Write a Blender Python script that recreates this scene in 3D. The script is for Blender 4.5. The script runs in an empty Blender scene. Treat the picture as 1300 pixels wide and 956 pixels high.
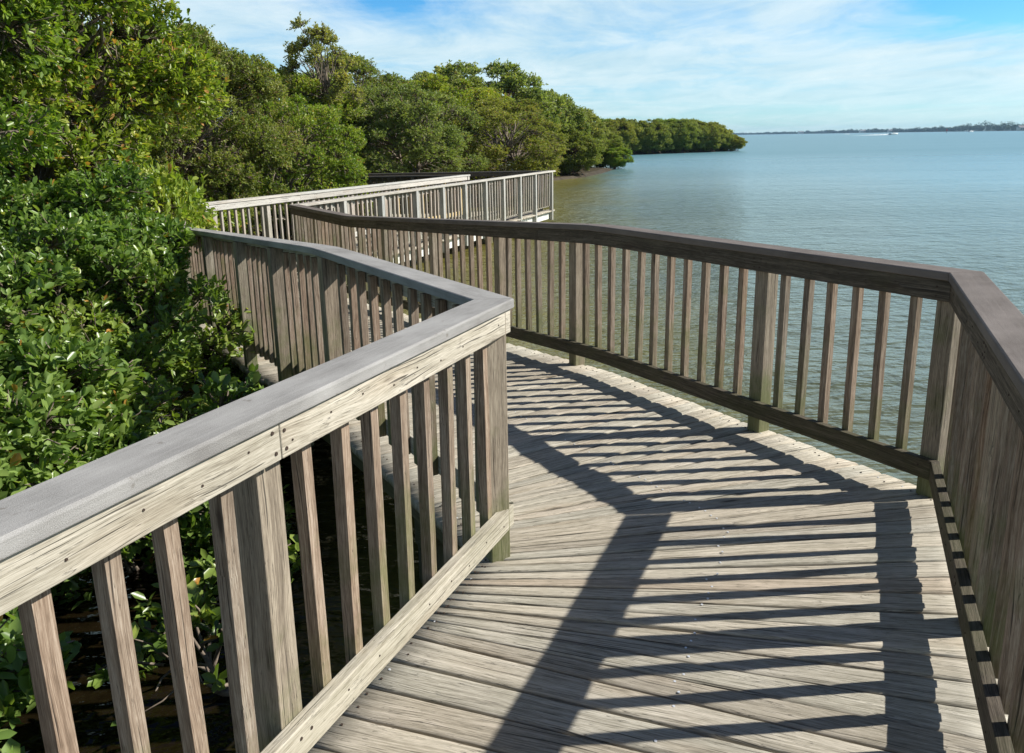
import bpy, math, random
import numpy as np
from mathutils import Matrix, Vector
random.seed(7); rng = np.random.default_rng(7)
S = bpy.context.scene
COL = S.collection
R_ = math.radians

# ------------------------------------------------------------------ helpers
def tag(o, label=None, cat=None, group=None, kind=None):
    if label: o['label'] = label
    if cat: o['category'] = cat
    if group: o['group'] = group
    if kind: o['kind'] = kind
    return o

def empty(name, loc=(0, 0, 0)):
    o = bpy.data.objects.new(name, None); COL.objects.link(o); o.location = loc
    o.empty_display_size = .2
    return o

def link(name, me, mat=None, parent=None, bevel=0):
    o = bpy.data.objects.new(name, me); COL.objects.link(o)
    if mat and not me.materials: me.materials.append(mat)
    if parent:
        o.parent = parent
        o.matrix_parent_inverse = Matrix.Translation(-Vector(parent.location))
    if bevel:
        m = o.modifiers.new('bev', 'BEVEL'); m.width = bevel; m.segments = 2; m.limit_method = 'ANGLE'; m.angle_limit = R_(40)
    return o

class MB:
    """collects quads with uv + per-vertex tone"""
    def __init__(s): s.v = []; s.f = []; s.uv = []; s.t = []
    def add(s, vs, fs, uvs, tone):
        b = len(s.v); s.v += [tuple(p) for p in vs]; s.t += [tone]*len(vs)
        for f, u in zip(fs, uvs): s.f.append(tuple(b+i for i in f)); s.uv += u
    def mesh(s, name, smooth=False):
        me = bpy.data.meshes.new(name); me.from_pydata(s.v, [], s.f)
        ul = me.uv_layers.new(name='UVMap')
        ul.data.foreach_set('uv', np.array(s.uv, dtype=np.float32).ravel())
        a = me.attributes.new('tone', 'FLOAT', 'POINT'); a.data.foreach_set('value', np.array(s.t, dtype=np.float32))
        if smooth: me.polygons.foreach_set('use_smooth', [True]*len(me.polygons))
        me.update(); return me
    def strip(s, rings, tone=None, closed=True):
        """rings: list of cross-sections (same count n); u runs along, v around; closed tube with end caps"""
        tone = random.random() if tone is None else tone
        ou, ov = random.uniform(0, 40), random.uniform(0, 40)
        n = len(rings[0]); vs = [p for r in rings for p in r]; fs = []; uvs = []
        us = [ou]
        for a, b in zip(rings, rings[1:]):
            us.append(us[-1] + (Vector(b[0])-Vector(a[0])).length)
        vv = [ov]
        for i in range(n):
            vv.append(vv[-1] + (Vector(rings[0][(i+1) % n])-Vector(rings[0][i])).length)
        for k in range(len(rings)-1):
            for i in range(n):
                j = (i+1) % n
                fs.append((k*n+i, k*n+j, (k+1)*n+j, (k+1)*n+i))
                uvs.append([(us[k], vv[i]), (us[k], vv[i+1]), (us[k+1], vv[i+1]), (us[k+1], vv[i])])
        c = Vector(rings[0][0])
        for k, rev in ((0, True), (len(rings)-1, False)):
            idx = [k*n+i for i in range(n)]
            pts = [(us[k]*.15+(Vector(rings[k][i])-Vector(rings[k][0])).length*.3, vv[i]*.6) for i in range(n)]
            if rev: idx = idx[::-1]; pts = pts[::-1]
            fs.append(tuple(idx)); uvs.append(pts)
        s.add(vs, fs, uvs, tone)
    def box(s, c, hx, hy, hz, X=(1, 0, 0), Y=(0, 1, 0), Z=(0, 0, 1), tone=None, long='x'):
        c = Vector(c); X = Vector(X)*hx; Y = Vector(Y)*hy; Z = Vector(Z)*hz
        if long == 'x': A, B, L = Y, Z, X
        elif long == 'y': A, B, L = Z, X, Y
        else: A, B, L = X, Y, Z
        s.strip([[c-L-A-B, c-L+A-B, c-L+A+B, c-L-A+B], [c+L-A-B, c+L+A-B, c+L+A+B, c+L-A+B]], tone)
    def tube(s, pts, rad, n=6, tone=None):
        pts = [Vector(p) for p in pts]; rings = []
        for i, p in enumerate(pts):
            d = (pts[min(i+1, len(pts)-1)]-pts[max(i-1, 0)]).normalized()
            a = d.cross(Vector((.3, .2, 1)) if abs(d.z) < .9 else Vector((1, 0, 0))).normalized(); b = d.cross(a)
            rings.append([p+(a*math.cos(2*math.pi*k/n)+b*math.sin(2*math.pi*k/n))*rad[i] for k in range(n)])
        s.strip(rings, tone)

# ------------------------------------------------------------------ node helpers
class N:
    def __init__(s, nt): s.nt = nt; s.nt.nodes.clear()
    def n(s, t, **k):
        nd = s.nt.nodes.new(t)
        for a, b in k.items():
            if a.startswith('i_'):
                key = a[2:].replace('_', ' ')
                nd.inputs[key].default_value = b
            else: setattr(nd, a, b)
        return nd
    def l(s, a, b): s.nt.links.new(a, b)
    def val(s, sock, x):
        if isinstance(x, (int, float, tuple)): sock.default_value = x
        else: s.l(x, sock)
    def math(s, op, a, b=0., c=None, clamp=False):
        m = s.n('ShaderNodeMath', operation=op, use_clamp=clamp); s.val(m.inputs[0], a); s.val(m.inputs[1], b)
        if c is not None: s.val(m.inputs[2], c)
        return m.outputs[0]
    def comb(s, x, y, z):
        m = s.n('ShaderNodeCombineXYZ')
        for i, q in enumerate((x, y, z)): s.val(m.inputs[i], q)
        return m.outputs[0]
    def noise(s, vec, scale, detail=3, rough=.55, dist=0.):
        m = s.n('ShaderNodeTexNoise'); s.l(vec, m.inputs['Vector']); m.inputs['Scale'].default_value = scale
        m.inputs['Detail'].default_value = detail; m.inputs['Roughness'].default_value = rough; m.inputs['Distortion'].default_value = dist
        return m.outputs['Fac']
    def ramp(s, f, stops):
        m = s.n('ShaderNodeValToRGB'); s.l(f, m.inputs[0]); e = m.color_ramp.elements
        while len(e) < len(stops): e.new(.5)
        for el, (p, c) in zip(e, stops):
            el.position = p; el.color = (c if len(c) == 4 else (*c, 1)) if isinstance(c, tuple) else (c, c, c, 1)
        return m.outputs[0]
    def mix(s, f, a, b, typ='MIX'):
        m = s.n('ShaderNodeMix', data_type='RGBA', blend_type=typ); s.val(m.inputs[0], f)
        for sock, x in ((m.inputs[6], a), (m.inputs[7], b)):
            if isinstance(x, tuple): sock.default_value = x if len(x) == 4 else (*x, 1)
            else: s.l(x, sock)
        return m.outputs[2]
    def maprange(s, x, a, b, c=0., d=1.):
        m = s.n('ShaderNodeMapRange'); s.l(x, m.inputs[0])
        for i, q in enumerate((a, b, c, d)): m.inputs[i+1].default_value = q
        return m.outputs[0]

def newmat(name):
    m = bpy.data.materials.new(name); m.use_nodes = True
    return m, N(m.node_tree)

def finish(g, color, rough=.8, bump=None, bstr=.5, bdist=.002, spec=.3):
    p = g.n('ShaderNodeBsdfPrincipled'); g.val(p.inputs['Base Color'], color)
    g.val(p.inputs['Roughness'], rough); p.inputs['Specular IOR Level'].default_value = spec
    if bump is not None:
        b = g.n('ShaderNodeBump'); b.inputs['Strength'].default_value = bstr; b.inputs['Distance'].default_value = bdist
        g.l(bump, b.inputs['Height']); g.l(b.outputs[0], p.inputs['Normal'])
    o = g.n('ShaderNodeOutputMaterial'); g.l(p.outputs[0], o.inputs[0]); return p

def wood(name, dark, mid, light, contrast=1., algae=0., red=0., bstr=.6, knots=1.):
    m, g = newmat(name)
    uv = g.n('ShaderNodeUVMap', uv_map='UVMap').outputs[0]
    oi = g.n('ShaderNodeObjectInfo').outputs['Random']
    tn = g.n('ShaderNodeAttribute', attribute_name='tone').outputs['Fac']
    rnd = g.math('FRACT', g.math('ADD', g.math('MULTIPLY', tn, 7.31), g.math('MULTIPLY', oi, 3.17)))
    sep = g.n('ShaderNodeSeparateXYZ'); g.l(uv, sep.inputs[0]); u, v = sep.outputs[0], sep.outputs[1]
    # slow wander of the grain, bent round knots
    k = g.n('ShaderNodeTexVoronoi', feature='F1'); g.l(g.comb(g.math('MULTIPLY', u, 2.0), g.math('MULTIPLY', v, 9.), g.math('MULTIPLY', rnd, 9.)), k.inputs['Vector'])
    k.inputs['Scale'].default_value = 1.
    kd = k.outputs['Distance']; ks = g.n('ShaderNodeSeparateXYZ'); g.l(k.outputs['Color'], ks.inputs[0])
    kon = g.math('GREATER_THAN', ks.outputs[0], .64)
    knot = g.math('MULTIPLY', kon, g.maprange(kd, .06, .13, 1., 0.))
    halo = g.math('MULTIPLY', kon, g.maprange(kd, .05, .45, 1., 0.))
    wan = g.noise(g.comb(g.math('MULTIPLY', u, 1.3), g.math('MULTIPLY', v, 4.), rnd), 1., 2)
    vv = g.math('ADD', v, g.math('MULTIPLY', wan, .06))
    vv = g.math('ADD', vv, g.math('MULTIPLY', halo, .012))
    fine = g.noise(g.comb(g.math('MULTIPLY', u, 4.5), g.math('MULTIPLY', vv, 230.), g.math('MULTIPLY', rnd, 20.)), 1., 4, .6)
    ring = g.noise(g.comb(g.math('MULTIPLY', u, 1.6), g.math('MULTIPLY', vv, 62.), g.math('MULTIPLY', rnd, 20.)), 1., 3, .5)
    blotch = g.noise(g.comb(g.math('MULTIPLY', u, 7.), g.math('MULTIPLY', v, 16.), g.math('MULTIPLY', rnd, 5.)), 1., 6, .7)
    split = g.noise(g.comb(g.math('MULTIPLY', u, 3.2), g.math('MULTIPLY', vv, 60.), g.math('MULTIPLY', rnd, 51.)), 1., 3, .6)
    edge_ = g.maprange(g.math('ABSOLUTE', g.math('SUBTRACT', split, .5)), .0, .012, 1., 0.)
    edge_ = g.math('MULTIPLY', edge_, g.maprange(blotch, .50, .60))
    crack = g.noise(g.comb(g.math('MULTIPLY', u, 2.4), g.math('MULTIPLY', vv, 150.), g.math('MULTIPLY', rnd, 33.)), 1., 2, .4)
    cr = g.math('MAXIMUM', g.maprange(crack, .30, .335, 1., 0.), edge_)
    hair = g.noise(g.comb(g.math('MULTIPLY', u, 22.), g.math('MULTIPLY', vv, 560.), g.math('MULTIPLY', rnd, 13.)), 1., 2, .5)
    f = g.math('ADD', g.math('MULTIPLY', fine, .42), g.math('MULTIPLY', ring, .30))
    f = g.math('ADD', f, g.math('MULTIPLY', g.math('SUBTRACT', hair, .5), .38))
    f = g.math('ADD', f, .04)
    f = g.math('ADD', f, g.math('MULTIPLY', blotch, .25))
    f = g.math('ADD', g.math('MULTIPLY', g.math('SUBTRACT', f, .52), 2.0*contrast), .5)
    c = g.ramp(f, [(.12, dark), (.48, mid), (.85, light)])
    # board-to-board tone and hue
    c = g.mix(1., c, g.ramp(rnd, [(0., (.74, .72, .70)), (.3, (1.0, .97, .92)), (.6, (.88, .89, .88)), (.85, (1.08, 1.06, 1.02)), (1., (.93, .86, .8))]), 'MULTIPLY')
    if red: c = g.mix(g.math('MULTIPLY', g.math('FRACT', g.math('MULTIPLY', rnd, 5.7)), red), c, g.mix(1., c, (1.12, .80, .70), 'MULTIPLY'))
    c = g.mix(g.math('MULTIPLY', cr, .8), c, (.03, .026, .022))
    c = g.mix(g.math('MULTIPLY', halo, .35), c, g.mix(1., c, (.75, .62, .5), 'MULTIPLY'))
    c = g.mix(g.math('MULTIPLY', knot, .85*knots), c, (.06, .045, .035))
    if algae:
        pos = g.n('ShaderNodeNewGeometry').outputs['Position']; sp = g.n('ShaderNodeSeparateXYZ'); g.l(pos, sp.inputs[0])
        an = g.noise(pos, 3.5, 5, .65)
        hi = g.maprange(sp.outputs[2], .85, -.15, 0., 1.)
        am = g.math('MULTIPLY', g.maprange(g.math('ADD', an, g.math('MULTIPLY', hi, .35)), .62, .85), algae)
        c = g.mix(am, c, g.mix(.35, (.10, .135, .03), c))
    h = g.math('SUBTRACT', g.math('ADD', g.math('ADD', g.math('MULTIPLY', fine, .6), g.math('MULTIPLY', hair, .35)), g.math('MULTIPLY', ring, .6)), g.math('MULTIPLY', cr, 1.1))
    h = g.math('SUBTRACT', h, g.math('MULTIPLY', knot, .3))
    finish(g, c, g.maprange(f, .2, .9, .92, .72), h, bstr, .0025, .25)
    return m

M = {}
M['deck'] = wood('weathered_deck_wood', (.10, .088, .07), (.41, .38, .315), (.68, .635, .55), 1.0, 0.08, .10, 1.)
M['rail'] = wood('weathered_rail_wood', (.15, .13, .10), (.42, .395, .33), (.63, .60, .53), 1.0, .15)
M['rail_shade'] = wood('shade_toned_rail_wood', (.03, .024, .018), (.085, .071, .054), (.20, .17, .135), 1.0, .25)  # rail wood with the shade of the inner faces put into its colour
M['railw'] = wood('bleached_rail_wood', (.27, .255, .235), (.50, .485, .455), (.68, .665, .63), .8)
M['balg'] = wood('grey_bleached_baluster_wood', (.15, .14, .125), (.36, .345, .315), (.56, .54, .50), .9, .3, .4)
M['post'] = wood('weathered_post_wood', (.08, .066, .05), (.27, .24, .19), (.48, .44, .355), 1., .95, .25)
M['bal'] = wood('weathered_baluster_wood', (.07, .052, .038), (.25, .202, .155), (.47, .42, .35), 1.0, .85, .32)
M['pale'] = wood('pale_fascia_wood', (.40, .40, .38), (.70, .71, .68), (.84, .85, .82), .6, 0, 0, .3, .4)
M['new'] = wood('fresh_yellow_lumber', (.42, .30, .13), (.66, .50, .24), (.78, .64, .36), .6, 0, 0, .3)
M['under'] = wood('damp_framing_wood', (.08, .065, .05), (.17, .14, .105), (.27, .23, .18), .9, .5)

def cap_mat(name, k, sp_=.3):
    m, g = newmat(name)
    uv = g.n('ShaderNodeUVMap', uv_map='UVMap').outputs[0]
    oi = g.n('ShaderNodeAttribute', attribute_name='tone').outputs['Fac']
    sep = g.n('ShaderNodeSeparateXYZ'); g.l(uv, sep.inputs[0]); u, v = sep.outputs[0], sep.outputs[1]
    sp = g.noise(g.comb(g.math('MULTIPLY', u, 1.), v, 0.), 520., 2, .7)
    st = g.noise(g.comb(g.math('MULTIPLY', u, 4.), g.math('MULTIPLY', v, 120.), oi), 1., 4, .65)
    bl = g.noise(g.comb(u, g.math('MULTIPLY', v, 2.), oi), 3.2, 5, .65)
    f = g.math('ADD', g.math('ADD', g.math('MULTIPLY', sp, .5), g.math('MULTIPLY', st, .15)), g.math('MULTIPLY', bl, .4))
    c = g.ramp(f, [(p, tuple(q*kk for q, kk in zip(cc, k))) for p, cc in ((.38, (.16, .153, .145)), (.52, (.30, .293, .28)), (.66, (.42, .41, .392)))])
    dr = g.noise(g.comb(g.math('MULTIPLY', u, 9.), g.math('MULTIPLY', v, 9.), oi), 2.5, 2)
    c = g.mix(g.maprange(dr, .70, .74, 0., .5), c, (.13, .11, .09))
    finish(g, c, g.maprange(bl, .3, .7, .85, .7), g.math('ADD', g.math('MULTIPLY', sp, 1.), st), .6, .0016, .22)
    return m
M['cap'] = cap_mat('grey_cap_board', (1, 1, 1))
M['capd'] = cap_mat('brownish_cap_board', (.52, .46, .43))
M['cap_shade'] = cap_mat('shade_toned_cap_board', (.3, .28, .26))  # cap colour darkened for the far railings' shaded look at a grazing view

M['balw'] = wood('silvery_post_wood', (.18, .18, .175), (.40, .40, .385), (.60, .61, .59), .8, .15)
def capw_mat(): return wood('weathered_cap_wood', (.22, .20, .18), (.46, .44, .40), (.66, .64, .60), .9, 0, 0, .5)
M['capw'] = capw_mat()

def metal(name, col, rough=.35, met=1.):
    m, g = newmat(name); p = finish(g, (*col, 1), rough); p.inputs['Metallic'].default_value = met; return m
M['screw'] = metal('galvanised_screw', (.8, .82, .84), .35, .4)
M['rust'] = metal('rusty_nail_heads', (.06, .042, .032), .8, .2)

# ------------------------------------------------------------------ boardwalk geometry
H = 1.69
u1 = Vector((.381, .925)); u2 = Vector((-.517, .856)); u3 = Vector((.366, .9306)); u4 = Vector((-1, .02))
for u in (u1, u2, u3, u4): u.normalize()
Rp = [Vector((1.925, 3.54))-u1*5.2, Vector((1.925, 3.54))]
Rp.append(Rp[1]+u2*10.0); Rp.append(Rp[2]+u3*11.85); Rp.append(Rp[3]+u4*9.5)
Lp = [Vector((.012, 3.126))-Vector((.3945, .9189))*5.2, Vector((.012, 3.126))]
Lp.append(Lp[1]+u2*9.95); Lp.append(Vector((-1.0, 21.5))); Lp.append(Lp[3]+u4*8.)

def softstep(x, r=.13):
    # smooth max(x,0)
    if x > r: return x
    if x < -r: return 0.
    return (x+r)**2/(4*r)
def zd(p):
    q = (Vector((p[0], p[1]))-Lp[1]).dot(u2)
    return -.057*(softstep(q-2.0)-softstep(q-7.0))

def lineint(p, d, q, e):
    det = d.x*(-e.y)+e.x*d.y
    s = ((q.x-p.x)*(-e.y)+e.x*(q.y-p.y))/det
    return p+d*s
def offpt(P, i, s, side):
    """vertex i of polyline P moved outward by s; side=+1 outward is to the right of travel, -1 left"""
    def nrm(d): return Vector((d.y, -d.x))*side
    if i == 0: d = (P[1]-P[0]).normalized(); return P[0]+nrm(d)*s
    if i == len(P)-1: d = (P[i]-P[i-1]).normalized(); return P[i]+nrm(d)*s
    a = (P[i]-P[i-1]).normalized(); b = (P[i+1]-P[i]).normalized()
    return lineint(P[i]+nrm(a)*s, a, P[i]+nrm(b)*s, b)

def rail_board(mb, P, i, side, s0, s1, z0, z1, gap=.0012, t0=0., t1=1., tone=None, rnd=0., pieces=1, cuts=None):
    A0, A1 = offpt(P, i, s0, side), offpt(P, i, s1, side)
    B0, B1 = offpt(P, i+1, s0, side), offpt(P, i+1, s1, side)
    L = (P[i+1]-P[i]).length; d = (P[i+1]-P[i]).normalized()
    cuts = cuts or [t0+(t1-t0)*k/pieces for k in range(pieces+1)]; pieces = len(cuts)-1
    for k in range(pieces):
        a, b = cuts[k], cuts[k+1]
        n = max(2, int((b-a)*L/.22)) if i == 1 else 4
        rings = []
        for j in range(n+1):
            f = a+(b-a)*j/n
            g = (gap*(1 if k == 0 else 1.6) if j == 0 else (-gap*1.6 if j == n else 0))
            p0 = A0.lerp(B0, f)+d*g; p1 = A1.lerp(B1, f)+d*g
            pc = P[i].lerp(P[i+1], f); z = zd(pc)
            if rnd:
                r = rnd
                rings.append([(*p0.lerp(p1, r), z+z0), (*p1, z+z0), (*p1, z+z1-r*(s1-s0)*.5), (*p1.lerp(p0, r*.8), z+z1), (*p0.lerp(p1, r*.8), z+z1), (*p0.lerp(p1, .0), z+z1-r*(s1-s0)*.6), (*p0, z+z0+.004)])
            else:
                rings.append([(*p0, z+z0), (*p1, z+z0), (*p1, z+z1), (*p0, z+z1)])
        mb.strip(rings, tone)

ZC0, ZC1 = 1.045, 1.085    # cap
ZF0 = .95                  # underside of the upper rail
ZB0, ZB1 = .10, .195       # lower rail

def baluster_mesh(k):
    mb = MB(); h0, h1 = .028, ZC0-.002-ZB0-.004
    w = .019
    rings = []
    for j in range(5):
        z = h0+(h1-h0)*j/4; dx = random.uniform(-.0015, .0015)
        rings.append([(dx-w, -w, z), (dx+w, -w, z), (dx+w, w, z), (dx-w, w, z)])
    mb.strip(rings, k*.13)
    return mb.mesh('baluster')
BAL = [baluster_mesh(k) for k in range(7)]
for me in BAL: me.materials.append(M['bal'])
bn = baluster_mesh(9); bn.materials.append(M['new'])

def post_mesh(k, h0=-.27):
    mb = MB(); w = .0445; rings = []
    for j in range(5):
        z = h0+(ZC0-.003-h0)*j/4
        rings.append([(-w, -w, z), (w, -w, z), (w, w, z), (-w, w, z)])
    mb.strip(rings, k*.17); return mb.mesh('post')
POST = [post_mesh(k) for k in range(6)]
for me in POST: me.materials.append(M['post'])

def setmat(o, m):
    o.material_slots[0].link = 'OBJECT'; o.material_slots[0].material = m

def railing(P, i, side, posts, label, capmat, balmat=None, postmat=None, zb=0., cappieces=1, railpieces=1, newrange=None, railmat=None, spacing=.155, railcuts=None, nails=True):
    a, b = P[i], P[i+1]; d = (b-a).normalized(); L = (b-a).length; ang = math.atan2(d.y, d.x)
    out = Vector((d.y, -d.x))*side
    mid = a.lerp(b, .5)
    root = empty('railing', (mid.x, mid.y, zd(mid)))
    tag(root, label, 'railing', 'boardwalk railings')
    mb = MB(); rail_board(mb, P, i, side, 0, .145, ZC0, ZC1, rnd=.055, pieces=cappieces); link('cap_rail', mb.mesh('cap_rail'), capmat, root, .0025)
    mb = MB(); rail_board(mb, P, i, side, .014, .052, ZF0, ZC0-.001, pieces=railpieces, cuts=railcuts); link('upper_rail', mb.mesh('upper_rail'), railmat or M['rail'], root, .003)
    if newrange:
        mb = MB(); rail_board(mb, P, i, side, .014, .052, ZB0+zb, ZB1+zb, t0=0, t1=newrange[0]); link('lower_rail', mb.mesh('lower_rail'), railmat or M['rail'], root, .003)
        mb = MB(); rail_board(mb, P, i, side, .014, .052, ZB0+zb, ZB1+zb, t0=newrange[0], t1=1); o = link('lower_rail', mb.mesh('lower_rail'), M['new'], root, .003)
        o['label'] = 'fresh yellow board replacing part of the lower rail'
    else:
        mb = MB(); rail_board(mb, P, i, side, .014, .052, ZB0+zb, ZB1+zb); link('lower_rail', mb.mesh('lower_rail'), railmat or M['rail'], root, .003)
    # nail heads on the deck-side face of both rails
    nm = MB(); fx = -out
    def nail(t, z, r=.0042):
        c0 = a+d*t+out*.0135; zz_ = zd(a+d*t)+z; c0 = Vector((c0.x, c0.y, zz_)); D = Vector((d.x, d.y, 0)); F = Vector((fx.x, fx.y, 0)); U = Vector((0, 0, 1))
        nm.strip([[c0+F*o_+D*(r*math.cos(q*math.pi/4))+U*(r*math.sin(q*math.pi/4)) for q in range(8)] for o_ in (-.003, .0015)], 0.)
    for k, t in enumerate(posts):
        for dt in (-.02, .024):
            if .03 < t+dt < L-.03:
                nail(t+dt+random.uniform(-.005, .005), ZF0+.07+random.uniform(-.008, .008), .0052); nail(t+dt+random.uniform(-.005, .005), ZF0+.022, .0052); nail(t+dt, ZB0+zb+.06, .005)
    for t_ in np.arange(.11, L-.1, .1552):
        if random.random() < .85: nail(t_+random.uniform(-.01, .01), ZF0+random.uniform(.035, .06), .003)
        if random.random() < .85: nail(t_+random.uniform(-.01, .01), ZB0+zb+random.uniform(.03, .06), .003)
    link('nail_heads', nm.mesh('nail_heads'), M['rust'], root)['kind'] = 'stuff'
    for k, t in enumerate(posts):
        p = a+d*t+out*(.053+.0455)
        o = link('post', POST[random.randrange(6)], None, root, .004)
        o.location = (p.x, p.y, zd(a+d*t)); o.rotation_euler = (0, 0, ang+random.choice((0, math.pi/2, math.pi)))
        if postmat: setmat(o, postmat)
    ts = [0.]+list(posts)+[L] if posts[0] > .2 else list(posts)+([L] if posts[-1] < L-.2 else [])
    for t0, t1 in zip(ts, ts[1:]):
        n = max(1, round((t1-t0)/spacing))
        for k in range(1, n):
            t = t0+(t1-t0)*k/n; p = a+d*t+out*(.053+.0195)
            isnew = newrange and t/L > newrange[0] and random.random() < .25
            o = link('baluster', bn if isnew else random.choice(BAL), None, root)
            if balmat and not isnew: setmat(o, balmat)
            if zb: o.scale = (1, 1, (ZC0-ZB0-zb)/(ZC0-ZB0))
            o.location = (p.x, p.y, zd(a+d*t)+ZB0+zb+.002-(.03 if P is Lp and i == 1 else 0)); o.rotation_euler = (random.gauss(0, .006), random.gauss(0, .006), ang+random.choice((0, math.pi/2, math.pi, -math.pi/2))+random.uniform(-.03, .03))
    return root

L1len = 5.2
# right hand side (water side)
railing(Rp, 0, +1, [.2, 1.55, 2.85, 4.15], 'right railing nearest the viewer, running out of frame at the lower right', M['capd'], railmat=M['rail_shade'])
railing(Rp, 1, +1, [.03, 1.10, 2.92, 4.05, 5.36, 6.6, 8.0, 9.05, 9.93], 'long right railing with dark inner boards between the deck and the open water', M['capd'], railmat=M['rail_shade'], railpieces=3)
railing(Rp, 2, +1, [.06, 1.3, 2.5, 3.78, 4.92, 6.0, 7.12, 8.2, 9.32, 10.45, 11.8], 'far pale grey railing seen from outside with its end post over the water', M['capw'], M['balg'], M['balw'], cappieces=3, railpieces=3, railmat=M['balg'])
railing(Rp, 3, +1, [.2, 1.6, 3.0, 4.4, 5.8, 7.2, 8.6], 'farthest dark railing crossing behind the far end of the boardwalk', M['cap_shade'], M['rail_shade'], M['rail_shade'], cappieces=2, railpieces=2, railmat=M['rail_shade'])
# left hand side (mangrove side)
railing(Lp, 0, -1, [.15, 1.05, 2.42, 3.785], 'near left railing with bright face board, in front of the leafy shrubs', M['cap'], zb=.022, railcuts=[0, .40, .730, 1.])
railing(Lp, 1, -1, [.02, 1.93, 3.04, 4.07, 5.35, 6.6, 7.8, 8.9], 'middle left railing seen from outside, disappearing into the shrub leaves', M['cap'], zb=.03)
railing(Lp, 2, -1, [.1, 1.4, 2.7, 4.0, 5.3, 6.6, 7.9, 9.2, 10.4], 'far left railing with broad sunlit cap, in front of the mangrove trees', M['railw'], M['balg'], M['balg'], cappieces=3, railpieces=3, newrange=(.66,), railmat=M['railw'])
railing(Lp, 3, -1, [.1, 1.5, 2.9, 4.3, 5.7, 7.1], 'dark railing going left behind the far left sunlit railing', M['cap_shade'], M['rail_shade'], M['rail_shade'], cappieces=2, railpieces=2, railmat=M['rail_shade'])

# deck -----------------------------------------------------------------
walk = empty('boardwalk', (0, 2, 0))
tag(walk, 'weathered grey plank boardwalk zigzagging from the viewer out over the water', 'boardwalk')
E_R = [offpt(Rp, i, .135, +1) for i in range(5)]
E_L = [offpt(Lp, i, .150, -1) for i in range(5)]
def arc(P):
    c = [0.]
    for a, b in zip(P, P[1:]): c.append(c[-1]+(b-a).length)
    return c
aR, aL = arc(E_R), arc(E_L)
def ptat(P, c, s):
    for k in range(len(P)-1):
        if s <= c[k+1] or k == len(P)-2:
            return P[k].lerp(P[k+1], (s-c[k])/(c[k+1]-c[k]))
def foot(P, c, k, q):
    d = (P[k+1]-P[k]).normalized(); return c[k]+(q-P[k]).dot(d)
keys = []
def key(l, r): keys.append((l, r))
# section 1 square, fan, section 2 square, fan, section 3 square, fan, section 4
l = 0.05; key(l, max(0.02, foot(E_R, aR, 0, ptat(E_L, aL, l))))
l = aL[1]-.62; key(l, foot(E_R, aR, 0, ptat(E_L, aL, l)))
key(aL[1]+.02, aR[1]-.04)
l = aL[1]+.55; key(l, foot(E_R, aR, 1, ptat(E_L, aL, l)))
r = aR[2]-.6; key(foot(E_L, aL, 1, ptat(E_R, aR, r)), r)
key(aL[2], aR[2])
r = aR[2]+.6; key(foot(E_L, aL, 2, ptat(E_R, aR, r)), r)
l = aL[3]-.3; key(l, foot(E_R, aR, 2, ptat(E_L, aL, l)))
key(aL[3], aR[3])
l = aL[3]+.3; key(l, foot(E_R, aR, 3, ptat(E_L, aL, l)))
l = aL[4]-.1; key(l, foot(E_R, aR, 3, ptat(E_L, aL, l)))

def plank(mb, a0, a1, b0, b1):
    """a* on the left edge, b* on the right edge"""
    W = max((a1-a0).length, (b1-b0).length)
    tone = random.random(); nu, prof = 14, [0, .035, .12, .3, .5, .7, .88, .965, 1]
    tilt = random.gauss(0, .0022); cup = random.uniform(-.0015, .0032); dz = random.gauss(0, .0012)
    ph = random.uniform(0, 6); ph2 = random.uniform(0, 6); am = random.uniform(.0, .0022)
    ou, ov = random.uniform(0, 60), random.uniform(0, 60)
    ra, rb = random.uniform(-.018, .012), random.uniform(-.012, .008)
    vs = []; uvs_ = []
    D = (b0-a0); Ln = D.length; d = D/Ln
    a0 = a0+d*ra; a1 = a1+d*ra; b0 = b0+d*rb; b1 = b1+d*rb
    gapm = random.uniform(.0032, .0075)
    for j in range(nu+1):
        f = j/nu; p = a0.lerp(b0, f); q = a1.lerp(b1, f); wd = (q-p).length; dirw = (q-p)/max(wd, 1e-6)
        p = p+dirw*gapm; q = q-dirw*gapm
        zc = zd(p.lerp(q, .5))
        for v in prof:
            e = min(v, 1-v)
            edge = -.0065*(1-min(1, e/.09))**2
            z = zc+dz+tilt*(v-.5)*2+cup*((2*v-1)**2)*.5+edge+am*math.sin(f*7+ph)+.0006*math.sin(f*31+ph2+v*3)
            x = p.lerp(q, v); vs.append((x.x, x.y, z)); uvs_.append((ou+f*Ln, ov+v*wd))
    n = len(prof); nb = len(vs)
    for j in range(nu+1):  # bottom edge line
        for v in (0, n-1):
            x = vs[j*n+v]; vs.append((x[0], x[1], x[2]-.036)); uu = uvs_[j*n+v]; uvs_.append((uu[0], uu[1]+(.036 if v else -.036)))
    fs = []
    for j in range(nu):
        for v in range(n-1):
            fs.append((j*n+v, (j+1)*n+v, (j+1)*n+v+1, j*n+v+1))
        b = nb+2*j
        fs.append((j*n, b, b+2, (j+1)*n)); fs.append(((j+1)*n+n-1, b+3, b+1, j*n+n-1)); fs.append((b, b+1, b+3, b+2))
    fs.append(tuple([v for v in range(n)]+[nb+1, nb])); fs.append(tuple([nu*n+v for v in range(n-1, -1, -1)]+[nb+2*nu, nb+2*nu+1]))
    mb.add(vs, fs, [[uvs_[i] for i in f] for f in fs], tone)
names = ['near stretch of decking with the railing shadows', None, None]
decks = [MB() for _ in range(3)]
edges = []
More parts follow.
